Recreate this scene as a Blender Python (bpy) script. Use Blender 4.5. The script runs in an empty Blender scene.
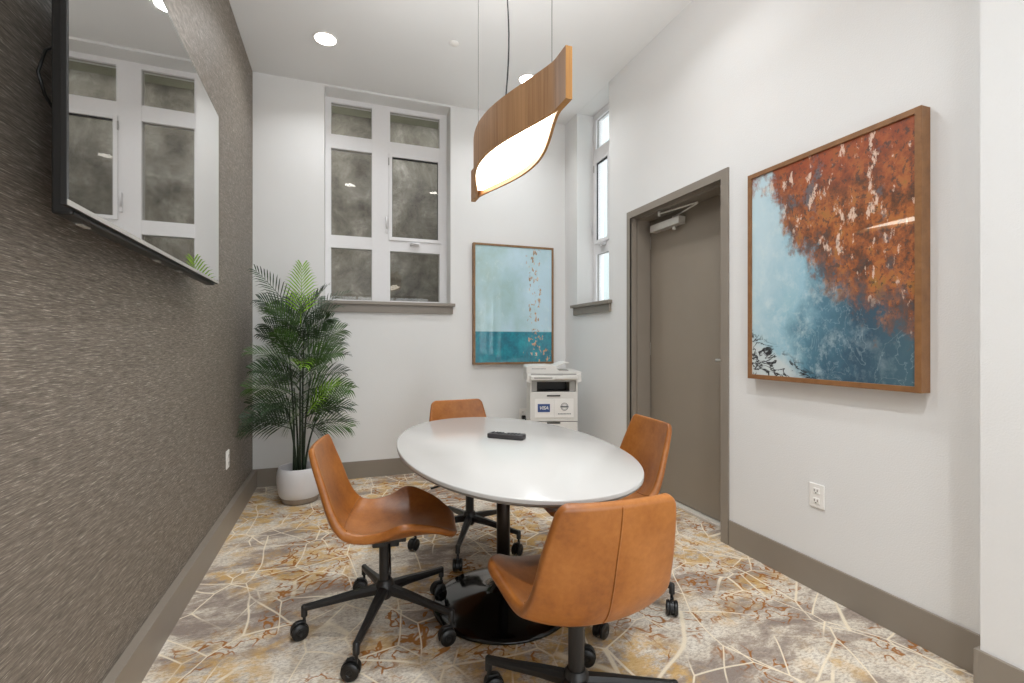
import bpy, bmesh, math, random
from mathutils import Vector, Matrix
random.seed(7)
PI = math.pi
sc = bpy.context.scene
COL = sc.collection
R = math.radians

# ------------------------------------------------------------------ node helpers
def new_mat(name):
    m = bpy.data.materials.new(name); m.use_nodes = True
    nt = m.node_tree; nt.nodes.clear()
    out = nt.nodes.new('ShaderNodeOutputMaterial')
    b = nt.nodes.new('ShaderNodeBsdfPrincipled')
    nt.links.new(b.outputs[0], out.inputs[0])
    return m, nt, b, out
def srgb(r, g, b):
    def f(c):
        c /= 255.0
        return c/12.92 if c <= .04045 else ((c+.055)/1.055)**2.4
    return (f(r), f(g), f(b), 1)
class N:
    """tiny node-graph writer"""
    def __init__(s, nt): s.nt = nt
    def node(s, t, **kw):
        n = s.nt.nodes.new(t)
        for k, v in kw.items(): setattr(n, k, v)
        return n
    def put(s, inp, v):
        if isinstance(v, bpy.types.NodeSocket): s.nt.links.new(v, inp)
        elif v is not None: inp.default_value = v
    def coord(s, which='Object'): return s.node('ShaderNodeTexCoord').outputs[which]
    def mapping(s, vec, loc=(0,0,0), rot=(0,0,0), scale=(1,1,1)):
        n = s.node('ShaderNodeMapping'); s.put(n.inputs[0], vec)
        n.inputs[1].default_value = loc; n.inputs[2].default_value = rot; n.inputs[3].default_value = scale
        return n.outputs[0]
    def noise(s, vec, scale=5, detail=4, rough=.5, dist=0, out=0):
        n = s.node('ShaderNodeTexNoise'); s.put(n.inputs['Vector'], vec)
        n.inputs['Scale'].default_value = scale; n.inputs['Detail'].default_value = detail
        n.inputs['Roughness'].default_value = rough; n.inputs['Distortion'].default_value = dist
        return n.outputs[out]
    def voro(s, vec, scale=5, feature='F1', out=0, rnd=1):
        n = s.node('ShaderNodeTexVoronoi', feature=feature); s.put(n.inputs['Vector'], vec)
        n.inputs['Scale'].default_value = scale; n.inputs['Randomness'].default_value = rnd
        return n.outputs[out]
    def ramp(s, fac, stops, interp='LINEAR'):
        n = s.node('ShaderNodeValToRGB'); n.color_ramp.interpolation = interp
        cr = n.color_ramp
        while len(cr.elements) < len(stops): cr.elements.new(.5)
        for e, (p, c) in zip(cr.elements, stops):
            e.position = p; e.color = c if not isinstance(c, (int, float)) else (c, c, c, 1)
        s.put(n.inputs[0], fac); return n.outputs[0]
    def mix(s, fac, a, b, blend='MIX'):
        n = s.node('ShaderNodeMix', data_type='RGBA', blend_type=blend)
        s.put(n.inputs[0], fac); s.put(n.inputs[6], a); s.put(n.inputs[7], b)
        return n.outputs[2]
    def math(s, op, a, b=None, clamp=False):
        n = s.node('ShaderNodeMath', operation=op, use_clamp=clamp)
        s.put(n.inputs[0], a)
        if b is not None: s.put(n.inputs[1], b)
        return n.outputs[0]
    def sep(s, vec):
        n = s.node('ShaderNodeSeparateXYZ'); s.put(n.inputs[0], vec); return n.outputs
    def vadd(s, a, b):
        n = s.node('ShaderNodeVectorMath', operation='ADD'); s.put(n.inputs[0], a); s.put(n.inputs[1], b); return n.outputs[0]
    def vscale(s, a, k):
        n = s.node('ShaderNodeVectorMath', operation='SCALE'); s.put(n.inputs[0], a); n.inputs['Scale'].default_value = k; return n.outputs[0]
    def bump(s, h, strength=.2, dist=.01):
        n = s.node('ShaderNodeBump'); n.inputs['Strength'].default_value = strength
        n.inputs['Distance'].default_value = dist; s.put(n.inputs['Height'], h); return n.outputs[0]

def plain(name, rgb, rough=.5, metal=0, var=.04, scale=30, bump=0, spec=.5, coat=0, dist=.002, bscale=None):
    m, nt, b, _ = new_mat(name); g = N(nt)
    c = srgb(*rgb); nz = g.noise(g.coord(), scale, 4)
    lo = tuple(x*(1-var) for x in c[:3])+(1,); hi = tuple(min(1, x*(1+var)) for x in c[:3])+(1,)
    nt.links.new(g.ramp(nz, [(.3, lo), (.7, hi)]), b.inputs['Base Color'])
    b.inputs['Roughness'].default_value = rough; b.inputs['Metallic'].default_value = metal
    b.inputs['Specular IOR Level'].default_value = spec; b.inputs['Coat Weight'].default_value = coat
    b.inputs['Coat Roughness'].default_value = .08
    if bump: nt.links.new(g.bump(g.noise(g.coord(), bscale or scale*4, 3), bump, dist), b.inputs['Normal'])
    return m
def emit(name, rgb, strength):
    m = bpy.data.materials.new(name); m.use_nodes = True; nt = m.node_tree; nt.nodes.clear()
    o = nt.nodes.new('ShaderNodeOutputMaterial'); e = nt.nodes.new('ShaderNodeEmission')
    e.inputs[0].default_value = srgb(*rgb); e.inputs[1].default_value = strength
    nt.links.new(e.outputs[0], o.inputs[0]); return m

M = {}
M['paint'] = plain('wall_paint', (224,224,223), .75, var=.012, scale=2, bump=.35, dist=.003, bscale=170, spec=.25)
M['ceiling'] = plain('ceiling_paint', (226,226,225), .85, var=.01, scale=2, spec=.2)
M['white_frame'] = plain('white_window_vinyl', (226,225,226), .45, var=.01)
M['taupe'] = plain('taupe_trim_paint', (136,127,116), .38, var=.03, scale=6)
M['door'] = plain('taupe_door_paint', (140,130,117), .5, var=.03, scale=3, bump=.1, bscale=90)
M['black_metal'] = plain('black_powder_coat', (24,23,23), .42, var=.1, scale=50)
M['black_plastic'] = plain('black_plastic', (14,14,14), .4, var=.08)
M['gloss_black'] = plain('gloss_black_enamel', (4,4,5), .12, var=.05, coat=.35, spec=.35)
M['bronze'] = plain('dark_bronze_tube', (44,38,34), .32, metal=.7, var=.08)
M['table_white'] = plain('white_laminate', (192,191,189), .18, var=.012, scale=3, spec=.5)
M['edge_grey'] = plain('grey_table_edge', (120,118,115), .4)
M['steel'] = plain('satin_metal', (212,209,203), .35, metal=.45, var=.04)
M['printer'] = plain('printer_white_plastic', (216,214,209), .45, var=.01)
M['printer_grey'] = plain('printer_grey_plastic', (160,158,153), .5, var=.02)
M['printer_dark'] = plain('printer_dark_cavity', (48,45,42), .6)
M['label_blue'] = plain('blue_sticker', (42,72,130), .4)
M['label_white'] = plain('white_sticker', (232,230,226), .5, var=.01)
M['ink'] = plain('grey_ink', (120,122,124), .6)
M['plate_white'] = plain('white_cover_plate', (236,234,230), .4, var=.01)
M['slot_dark'] = plain('dark_slot', (60,56,52), .6)
M['pot'] = plain('glazed_white_pot', (214,213,215), .3, var=.03, scale=8)
M['pot_base'] = plain('bare_clay_band', (150,138,126), .7, var=.06)
M['soil'] = plain('dark_soil', (58,46,36), .9, var=.3, scale=60, bump=.6, dist=.01)
M['leaf'] = plain('dark_palm_leaf', (34,58,26), .45, var=.35, scale=14)
M['leaf_mid'] = plain('mid_palm_leaf', (66,98,40), .45, var=.3, scale=14)
M['leaf_bright'] = plain('bright_palm_leaf', (134,184,26), .45, var=.2, scale=14)
M['stem'] = plain('dark_green_stem', (34,48,30), .5, var=.3, scale=20)
M['remote'] = plain('charcoal_remote_plastic', (52,50,52), .45)
M['button'] = plain('pale_button', (190,188,188), .5)
M['button_dark'] = plain('dark_button', (24,24,26), .5)
M['render'] = plain('pale_outdoor_render', (150,160,160), .9, var=.05, scale=2)
M['lamp_disc'] = emit('downlight_glow', (255,250,240), 14)
M['pendant_glow'] = emit('pendant_diffuser_glow', (255,243,222), 5.5)
M['strip_green'] = plain('olive_outdoor_beam', (128,126,106), .8, var=.1, scale=6)
M['threshold'] = plain('pale_threshold_metal', (214,208,198), .4, metal=.2)

def m_glass():
    m = bpy.data.materials.new('window_glass'); m.use_nodes = True; nt = m.node_tree; nt.nodes.clear()
    o = nt.nodes.new('ShaderNodeOutputMaterial'); t = nt.nodes.new('ShaderNodeBsdfTransparent')
    t.inputs[0].default_value = (.95,.95,.95,1)
    g = nt.nodes.new('ShaderNodeBsdfGlossy'); g.inputs['Roughness'].default_value = .01
    f = nt.nodes.new('ShaderNodeFresnel'); f.inputs[0].default_value = 1.6
    mx = nt.nodes.new('ShaderNodeMixShader')
    gm = nt.nodes.new('ShaderNodeNewGeometry'); inv = nt.nodes.new('ShaderNodeMath'); inv.operation = 'SUBTRACT'; inv.inputs[0].default_value = 1
    mu = nt.nodes.new('ShaderNodeMath'); mu.operation = 'MULTIPLY'
    nt.links.new(gm.outputs['Backfacing'], inv.inputs[1]); nt.links.new(inv.outputs[0], mu.inputs[0]); nt.links.new(f.outputs[0], mu.inputs[1])
    nt.links.new(mu.outputs[0], mx.inputs[0]); nt.links.new(t.outputs[0], mx.inputs[1]); nt.links.new(g.outputs[0], mx.inputs[2])
    nt.links.new(mx.outputs[0], o.inputs[0]); return m
M['glass'] = m_glass()

def m_wallpaper():
    m, nt, b, _ = new_mat('silk_wallpaper'); g = N(nt); co = g.coord()
    a = g.noise(g.mapping(co, scale=(1,18,430)), 1, 4, .6)
    c = g.noise(g.mapping(co, scale=(1,44,800)), 1, 3, .6)
    big = g.noise(g.mapping(co, scale=(1,1.2,3)), 1, 2)
    f = g.math('ADD', g.math('MULTIPLY', a, .62), g.math('MULTIPLY', c, .38))
    col = g.ramp(f, [(.36, srgb(88,80,72)), (.5, srgb(122,113,103)), (.58, srgb(142,132,121)), (.65, srgb(206,197,182))])
    nt.links.new(col, b.inputs['Base Color'])
    nt.links.new(g.ramp(f, [(.4, .62), (.65, .42)]), b.inputs['Roughness'])
    b.inputs['Metallic'].default_value = .12
    nt.links.new(g.bump(f, .35, .003), b.inputs['Normal']); return m
M['wallpaper'] = m_wallpaper()

def m_carpet():
    m, nt, b, _ = new_mat('patterned_carpet'); g = N(nt); co = g.coord()
    warp = g.vscale(g.noise(co, 1.6, 3, .5, 0, 1), .28)
    w = g.vadd(co, warp)
    # mottled ground: greige, mauve-grey, pale cream streaked horizontally
    st = g.noise(g.mapping(w, scale=(1,2.2,1)), 2.6, 9, .72)
    base = g.ramp(st, [(.39, srgb(158,146,138)), (.46, srgb(190,178,166)), (.515, srgb(228,219,204)), (.62, srgb(244,238,226))])
    fine = g.noise(g.mapping(co, scale=(1,2,1)), 60, 4, .7)
    base = g.mix(g.ramp(fine, [(.46, 0.0), (.60, .55)]), base, srgb(150,132,118))
    # yellow-gold washes
    gold = g.math('MULTIPLY', g.ramp(g.noise(w, 1.7, 5, .6), [(.45, 0.0), (.56, 1.0)]), g.ramp(g.noise(g.mapping(co, loc=(5,2,0)), 11, 6, .7), [(.44, 0.0), (.56, 1.0)]))
    base = g.mix(g.math('MULTIPLY', gold, .68), base, srgb(222,176,92))
    # rust veins: thin ridges of a distorted noise, only in patches
    rn = g.noise(g.mapping(w, loc=(3,7,0)), 12, 2, .5, .35)
    ridge = g.ramp(g.math('ABSOLUTE', g.math('SUBTRACT', rn, .5)), [(.016, 1.0), (.034, 0.0)])
    rmask = g.ramp(g.noise(g.mapping(co, loc=(1.3,4.1,0)), 2.1, 4, .6), [(.49, 0.0), (.55, 1.0)])
    base = g.mix(g.math('MULTIPLY', g.math('MULTIPLY', ridge, rmask), .9), base, srgb(165,104,36))
    # cream crackle lines: edges of large voronoi cells
    ww = g.vadd(co, g.vscale(g.noise(co, 2.0, 1, .5, 0, 1), .10))
    def lines(loc, scale, w0):
        v = g.voro(g.mapping(ww, loc=loc, scale=(1.0,.8,1)), scale, 'DISTANCE_TO_EDGE')
        return g.ramp(v, [(w0, 1.0), (w0*1.9, 0.0)])
    l1 = lines((0,0,0), 2.6, .0048)
    l2 = g.math('MULTIPLY', lines((4.2,1.7,0), 4.2, .0085), g.ramp(g.noise(co, 1.5, 2), [(.42, 0.0), (.48, 1.0)]))
    ln = g.math('MAXIMUM', l1, l2)
    brk = g.ramp(g.noise(g.mapping(co, loc=(9,3,0)), 3.4, 3), [(.36, .15), (.46, .9)])
    base = g.mix(g.math('MULTIPLY', ln, brk), base, srgb(250,238,214))
    pile = g.noise(co, 420, 2, .6)
    base = g.mix(.35, base, g.ramp(pile, [(.3, srgb(120,110,100)), (.7, srgb(250,246,240))]), 'MULTIPLY')
    nt.links.new(base, b.inputs['Base Color']); b.inputs['Roughness'].default_value = .95
    b.inputs['Specular IOR Level'].default_value = .1
    nt.links.new(g.bump(pile, .5, .004), b.inputs['Normal']); return m
M['carpet'] = m_carpet()

def m_leather(name, k=1.0):
    m, nt, b, _ = new_mat(name); g = N(nt); co = g.coord()
    n1 = g.noise(co, 5, 5, .6); n2 = g.noise(co, 60, 4, .6)
    f = g.math('ADD', g.math('MULTIPLY', n1, .75), g.math('MULTIPLY', n2, .25))
    S = lambda r, gg, bb: tuple(x*k for x in srgb(r, gg, bb)[:3])+(1,)
    nt.links.new(g.ramp(f, [(.35, S(140,80,30)), (.5, S(168,102,42)), (.66, S(188,120,56))]), b.inputs['Base Color'])
    b.inputs['Roughness'].default_value = .36
    nt.links.new(g.bump(g.voro(co, 420), .12, .001), b.inputs['Normal']); return m
M['leather'] = m_leather('tan_leather', .82); M['stitch'] = m_leather('tan_leather_seam', .72)

def m_wood(name, c0, c1, sc_=(60,60,2.0), rough=.45):
    m, nt, b, _ = new_mat(name); g = N(nt); co = g.coord()
    f = g.noise(g.mapping(co, scale=sc_), 1, 6, .6, .4)
    nt.links.new(g.ramp(f, [(.3, srgb(*c0)), (.7, srgb(*c1))]), b.inputs['Base Color'])
    b.inputs['Roughness'].default_value = rough; return m
M['wood'] = m_wood('walnut_veneer', (146,104,66), (182,138,94), (50,50,1.5))
M['wood_edge'] = m_wood('oak_edge', (150,104,50), (186,136,72), (40,40,3))
M['frame_wood'] = m_wood('brown_frame_wood', (120,82,48), (142,100,62), (20,20,20))
M['frame_pale'] = m_wood('bronze_frame_wood', (118,88,58), (146,112,76), (20,20,20))

def m_concrete():
    m, nt, b, _ = new_mat('mottled_concrete'); g = N(nt); co = g.coord()
    w = g.vadd(co, g.vscale(g.noise(co, 1.5, 3, .5, 0, 1), .45))
    f = g.noise(w, 3.2, 12, .76, .1); v = g.noise(g.mapping(w, scale=(6,1,.7)), 1, 4)
    col = g.ramp(g.math('ADD', g.math('MULTIPLY', f, .7), g.math('MULTIPLY', v, .3)), [(.38, srgb(76,70,60)), (.47, srgb(106,100,88)), (.54, srgb(126,120,108)), (.64, srgb(166,161,150))])
    nt.links.new(col, b.inputs['Base Color']); b.inputs['Roughness'].default_value = .9
    nt.links.new(g.bump(f, .4, .02), b.inputs['Normal']); return m
M['concrete'] = m_concrete()

def m_screen():
    m, nt, b, _ = new_mat('glossy_screen_glass'); g = N(nt)
    nt.links.new(g.ramp(g.noise(g.coord(), 2, 2), [(.3, srgb(214,213,211)), (.7, srgb(218,217,215))]), b.inputs['Base Color'])
    b.inputs['Metallic'].default_value = 1.0; b.inputs['Roughness'].default_value = .02
    return m
M['screen'] = m_screen()

def art_base(b):
    b.inputs['Roughness'].default_value = .5
    b.inputs['Coat Weight'].default_value = .9; b.inputs['Coat Roughness'].default_value = .015; b.inputs['Coat IOR'].default_value = 1.8
def m_art_rust():
    m, nt, b, _ = new_mat('abstract_rust_and_blue_paint'); g = N(nt); art_base(b)
    uv = g.coord('UV'); X, Y, _z = g.sep(uv)
    n = g.noise(uv, 3.2, 9, .68, .3); n2 = g.noise(g.mapping(uv, loc=(3,3,0)), 9, 8, .72); n3 = g.noise(g.mapping(uv, loc=(7,1,0), scale=(1.3,1,1)), 16, 5, .6)
    # ground: pale blue upper left -> deep slate blue lower right
    gx = g.math('ADD', g.math('MULTIPLY', X, .75), g.math('ADD', g.math('MULTIPLY', n, .55), g.math('MULTIPLY', Y, -.18)))
    base = g.ramp(gx, [(.22, srgb(186,211,220)), (.42, srgb(150,190,206)), (.58, srgb(78,122,142)), (.78, srgb(44,78,98)), (1.0, srgb(62,96,110))])
    pale = g.math('MULTIPLY', g.ramp(n2, [(.5, 0.0), (.68, .8)]), g.ramp(X, [(.35, 1.0), (.8, .25)]))
    base = g.mix(pale, base, srgb(200,218,222))
    # rust field: right of a ragged edge, above about a third
    edge = g.ramp(X, [(.14, 1.0), (.22, .80), (.30, .62), (.45, .50), (.62, .38), (.80, .27), (1.0, .20)])
    e = g.math('SUBTRACT', Y, edge)
    e = g.math('ADD', e, g.math('MULTIPLY', g.math('SUBTRACT', n, .5), .55))
    e = g.math('ADD', e, g.math('MULTIPLY', g.math('SUBTRACT', n2, .5), .55))
    e = g.math('ADD', e, .5)
    rmask = g.ramp(g.math('ADD', e, g.math('MULTIPLY', g.math('SUBTRACT', n3, .5), .25)), [(.44, 0.0), (.56, 1.0)])
    trans = g.math('MULTIPLY', g.ramp(e, [(.40, 0.0), (.50, 1.0), (.60, 1.0), (.72, 0.0)]), g.ramp(n3, [(.42, 0.0), (.6, .75)]))
    e2 = g.math('MULTIPLY', rmask, 1.0)
    rust = g.ramp(n2, [(.34, srgb(58,38,30)), (.43, srgb(104,58,30)), (.50, srgb(146,80,38)), (.57, srgb(172,102,50)), (.66, srgb(150,106,44))])
    rust = g.mix(g.ramp(g.math('MULTIPLY', g.math('ADD', Y, g.math('MULTIPLY', n, .5)), .5), [(.50, 0.0), (.63, .7)]), rust, srgb(150,60,24))
    bl = g.ramp(g.noise(g.mapping(uv, loc=(6,2,0)), 5.5, 8, .7), [(.57, 0.0), (.63, .8)])
    rust = g.mix(bl, rust, srgb(92,96,104))
    lk = g.ramp(g.noise(g.mapping(uv, loc=(2,5,0), scale=(2.0,1.0,1)), 8.5, 7, .68), [(.575, 0.0), (.61, .9)])
    rust = g.mix(lk, rust, srgb(224,196,176))
    sp = g.ramp(g.noise(g.mapping(uv, loc=(8,8,0)), 34, 5, .75), [(.41, 1.0), (.46, 0.0)])
    rust = g.mix(g.math('MULTIPLY', sp, .75), rust, srgb(60,48,46))
    col = g.mix(e2, base, rust)
    col = g.mix(g.math('MULTIPLY', trans, g.ramp(X, [(.2, .2), (.45, 1.0)])), col, srgb(84,78,80))
    sw = g.math('ABSOLUTE', g.math('SUBTRACT', g.noise(g.mapping(uv, loc=(4,9,0)), 5, 4, .6, 1.2), .5))
    col = g.mix(g.math('MULTIPLY', g.ramp(sw, [(.0, .25), (.012, 0.0)]), g.ramp(e, [(.40, 1.0), (.5, 0.0)])), col, srgb(190,208,212))
    # white patch with dark branches at the lower left
    t = g.math('ADD', g.math('MULTIPLY', X, .42), Y)
    lw = g.ramp(g.math('ADD', t, g.math('MULTIPLY', g.math('SUBTRACT', n, .5), .2)), [(.15, 1.0), (.20, 0.0)])
    col = g.mix(g.math('MULTIPLY', lw, g.ramp(X, [(.25, .9), (.5, .15)])), col, srgb(206,214,214))
    br = g.math('ABSOLUTE', g.math('SUBTRACT', g.noise(g.mapping(uv, scale=(1,2.4,1), rot=(0,0,.35)), 6, 5, .6, .6), .5))
    br = g.math('MULTIPLY', g.ramp(br, [(.012, 1.0), (.035, 0.0)]), g.ramp(t, [(.19, 1.0), (.24, 0.0)]))
    br = g.math('MULTIPLY', br, g.ramp(X, [(.6, 1.0), (.8, 0.0)]))
    col = g.mix(br, col, srgb(24,26,32))
    nt.links.new(col, b.inputs['Base Color']); return m
def m_art_sea():
    m, nt, b, _ = new_mat('abstract_pale_sea_paint'); g = N(nt); art_base(b)
    uv = g.coord('UV'); X, Y, _z = g.sep(uv)
    n = g.noise(uv, 2.6, 7, .62, .2); n2 = g.noise(g.mapping(uv, loc=(4,4,0)), 9, 7, .7)
    sky = g.ramp(g.math('ADD', g.math('MULTIPLY', n, .8), g.math('MULTIPLY', X, .25)), [(.32, srgb(160,188,184)), (.46, srgb(172,203,208)), (.60, srgb(186,214,226)), (.75, srgb(190,218,232))])
    sky = g.mix(g.ramp(n2, [(.56, 0.0), (.75, .5)]), sky, srgb(222,236,236))
    sea = g.ramp(n2, [(.32, srgb(8,96,118)), (.5, srgb(10,126,146)), (.68, srgb(30,158,172))])
    col = g.mix(g.ramp(Y, [(.262, 1.0), (.268, 0.0)]), sky, sea)
    # trail of tan flakes down the right side
    cx = g.math('SUBTRACT', X, g.math('ADD', .78, g.math('MULTIPLY', g.math('SUBTRACT', g.noise(g.mapping(uv, scale=(.1,1,1)), 5, 3), .5), .35)))
    wd = g.math('SUBTRACT', 1.0, g.math('MULTIPLY', g.math('ABSOLUTE', cx), g.ramp(Y, [(.1, .22), (.5, .65)]).node.outputs[0]))
    near = g.ramp(g.math('ABSOLUTE', cx), [(.06, 1.0), (.17, 0.0)])
    low = g.math('MULTIPLY', g.ramp(Y, [(.05, 1.0), (.38, 0.0)]), g.ramp(X, [(.35, 0.0), (.9, .95)]))
    dens = g.math('MAXIMUM', near, low)
    fl = g.noise(g.mapping(uv, loc=(1,9,0), scale=(1.3,1,1)), 17, 5, .65)
    fm = g.ramp(g.math('ADD', fl, g.math('MULTIPLY', dens, .16)), [(.715, 0.0), (.735, 1.0)])
    fm = g.math('MULTIPLY', fm, g.ramp(dens, [(.05, 0.0), (.2, 1.0)]))
    tan = g.ramp(n2, [(.35, srgb(120,104,86)), (.5, srgb(188,150,112)), (.66, srgb(226,206,178))])
    col = g.mix(fm, col, tan)
    nt.links.new(col, b.inputs['Base Color']); return m
M['art_rust'] = m_art_rust(); M['art_sea'] = m_art_sea()

# ------------------------------------------------------------------ mesh helpers
def box(bm, x0, x1, y0, y1, z0, z1, bev=0, mi=0, rot=None):
    vs = [bm.verts.new((x, y, z)) for x in (x0, x1) for y in (y0, y1) for z in (z0, z1)]
    idx = [(0,1,3,2), (4,6,7,5), (0,4,5,1), (2,3,7,6), (0,2,6,4), (1,5,7,3)]
    fs = [bm.faces.new([vs[i] for i in f]) for f in idx]
    for f in fs: f.material_index = mi
    bmesh.ops.recalc_face_normals(bm, faces=fs)
    if bev:
        es = list({e for f in fs for e in f.edges})
        r = bmesh.ops.bevel(bm, geom=es, offset=bev, segments=2, profile=.5, affect='EDGES')
        for f in r['faces']: f.material_index = mi
        vs = list({v for f in r['faces'] for v in f.verts} | {v for v in vs if v.is_valid})
    if rot is not None:
        for v in vs:
            if v.is_valid: v.co = rot @ v.co
    return vs
def tube(bm, pts, rad, n=10, cap=True):
    pts = [Vector(p) for p in pts]
    rads = rad if isinstance(rad, (list, tuple)) else [rad]*len(pts)
    rings = []; up = None
    for i, p in enumerate(pts):
        d = (pts[min(i+1, len(pts)-1)] - pts[max(i-1, 0)]).normalized()
        if up is None:
            up = d.orthogonal().normalized()
        up = (up - d*up.dot(d)).normalized(); s = d.cross(up)
        rings.append([bm.verts.new(p + (up*math.cos(2*PI*k/n) + s*math.sin(2*PI*k/n))*rads[i]) for k in range(n)])
    for a, b in zip(rings, rings[1:]):
        for k in range(n): bm.faces.new((a[k], a[(k+1)%n], b[(k+1)%n], b[k])).smooth = True
    if cap:
        bm.faces.new(rings[0][::-1]); bm.faces.new(rings[-1])
def lathe(bm, prof, n=40, c=(0,0,0), axis='z', mi=0, smooth=True):
    """prof: list of (r, h)"""
    rings = []
    for r, h in prof:
        ring = []
        if r < 1e-6: r = 1e-5
        for k in range(n):
            a = 2*PI*k/n; x, y = r*math.cos(a), r*math.sin(a)
            if axis == 'z': co = (c[0]+x, c[1]+y, c[2]+h)
            elif axis == 'x': co = (c[0]+h, c[1]+x, c[2]+y)
            else: co = (c[0]+y, c[1]+h, c[2]+x)
            ring.append(bm.verts.new(co))
        rings.append(ring)
    for a, b in zip(rings, rings[1:]):
        for k in range(n):
            f = bm.faces.new((a[k], a[(k+1)%n], b[(k+1)%n], b[k])); f.smooth = smooth; f.material_index = mi
    f = bm.faces.new(rings[0][::-1]); f.material_index = mi
    f = bm.faces.new(rings[-1]); f.material_index = mi
def obj(name, bm, mats, parent=None, loc=None, rot=None, smooth_angle=None, recalc=True):
    if recalc: bmesh.ops.recalc_face_normals(bm, faces=bm.faces[:])
    me = bpy.data.meshes.new(name); bm.to_mesh(me); bm.free()
    for m in (mats if isinstance(mats, (list, tuple)) else [mats]): me.materials.append(M[m])
    o = bpy.data.objects.new(name, me); COL.objects.link(o)
    if parent: o.parent = parent
    if loc: o.location = loc
    if rot: o.rotation_euler = rot
    if smooth_angle:
        for p in me.polygons: p.use_smooth = True
        try: me.set_sharp_from_angle(angle=R(smooth_angle))
        except Exception: pass
    return o
def B(): return bmesh.new()
def thing(name, label, cat, loc=(0,0,0), rotz=0, group=None):
    o = bpy.data.objects.new(name, None); COL.objects.link(o); o.empty_display_size = .1
    o.location = loc; o.rotation_euler = (0, 0, rotz)
    return tag(o, label, cat, group)
def tag(o, label, cat, group=None):
    o['label'] = label; o['category'] = cat
    if group: o['group'] = group
    return o
def struct(name, bm, mats, label=None, **kw):
    o = obj(name, bm, mats, **kw); o['kind'] = 'structure'
    if label: o['label'] = label
    return o
def recenter(o):
    """move a top-level mesh's origin to its base centre"""
    me = o.data; xs = [v.co for v in me.vertices]
    c = Vector(((min(v.x for v in xs)+max(v.x for v in xs))/2, (min(v.y for v in xs)+max(v.y for v in xs))/2, min(v.z for v in xs)))
    me.transform(Matrix.Translation(-c)); o.location = c; return o

# ------------------------------------------------------------------ room
XL, XR, YB, ZC = -.70, 2.16, 4.42, 3.44
YF, XJ, YJ = -1.6, 2.055, .992     # behind the camera; face and end of the jog on the right
SILL, HEAD = 1.565, 3.4385
T = .22
WB = (-.147, .961)                  # back window opening in x
WR = (3.569, 4.162)                 # right window opening in y
DR = (2.277, 3.238); DH = 2.185     # clear door opening
b = B(); box(b, XL-.1, XR+.3, YF-.1, YB+.3, -.1, 0); struct('floor', b, 'carpet', 'patterned carpet with cream crackle lines and gold patches')
b = B(); box(b, XL-.1, XR+.3, YF-.1, YB+.3, ZC, ZC+.1); struct('ceiling', b, 'ceiling', 'plain white ceiling')
b = B(); box(b, XL-.1, XL, YF-.1, YB, 0, ZC); struct('wall_left', b, 'wallpaper', 'dark taupe streaked silk wallpaper wall')
b = B()
box(b, XL-.1, WB[0], YB, YB+T+.08, 0, ZC); box(b, WB[1], XR+.3, YB, YB+T+.08, 0, ZC)
box(b, WB[0], WB[1], YB, YB+T+.08, 0, SILL-.03); box(b, WB[0], WB[1], YB, YB+T+.08, 3.422, ZC)
struct('wall_back', b, 'paint', 'white painted back wall with a tall window')
b = B()
T2 = T+.08
box(b, XR, XR+T2, WR[1], YB, 0, ZC)
box(b, XR, XR+T2, WR[0], WR[1], 0, SILL-.03); box(b, XR, XR+T2, WR[0], WR[1], HEAD, ZC)
box(b, XR, XR+T2, DR[1]+.02, WR[0], 0, ZC); box(b, XR, XR+T2, DR[0]-.02, DR[1]+.02, DH+.02, ZC)
box(b, XR, XR+T2, YJ, DR[0]-.02, 0, ZC); box(b, XJ, XR+T2, YF-.1, YJ, 0, ZC)
struct('wall_right', b, 'paint', 'white painted right wall with a door and a tall window')
b = B(); GX0, GX1, GZ = -.5, 1.9, 2.25      # glazed opening added behind the camera to let in soft fill daylight
box(b, XL-.1, GX0, YF-.1, YF, 0, ZC); box(b, GX1, XR+.3, YF-.1, YF, 0, ZC); box(b, GX0, GX1, YF-.1, YF, GZ, ZC); struct('wall_front', b, 'paint')
gl = bpy.data.objects.new('window_added', None); COL.objects.link(gl); gl['kind'] = 'structure'; gl['label'] = 'unseen glazed opening added behind the viewer for soft fill daylight'
gl.location = (0, YF, 0); b = B()
for i in range(4):
    x = GX0+(GX1-GX0)*i/3; x0 = min(max(x-.025, GX0), GX1-.05); box(b, x0, x0+.05, -.07, -.02, 0, GZ)
box(b, GX0, GX1, -.068, -.022, 0, .06); box(b, GX0, GX1, -.068, -.022, GZ-.05, GZ); obj('window_frame', b, 'taupe', gl)
b = B(); box(b, GX0, GX1, -.048, -.042, .06, GZ-.05); obj('pane', b, 'glass', gl)

BH = .15; BT = .013
b = B(); box(b, XL, XL+BT+.02, YF, YB, 0, BH-.004, 0); box(b, XL, XL+BT+.022, YF, YB, BH-.008, BH, .001)
struct('baseboard_left', b, 'taupe', 'taupe baseboard along the wallpapered wall')
b = B(); box(b, XL+.03, XR-BT, YB-BT, YB, 0, BH, .0015); struct('baseboard_back', b, 'taupe', 'taupe baseboard along the back wall')
b = B(); box(b, XR-BT, XR, DR[1]+.075, YB, 0, BH, .0015); box(b, XR-BT, XR, YJ-.012, DR[0]-.064, 0, BH, .0015)
struct('baseboard_right', b, 'taupe', 'taupe baseboard on the right wall')
b = B(); box(b, XJ-BT, XJ, YF, YJ+.002, 0, BH, .0015); box(b, XJ-BT, XR, YJ, YJ+BT, 0, BH, .0015)
struct('baseboard_near', b, 'taupe', 'taupe baseboard wrapping the near corner')

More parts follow.
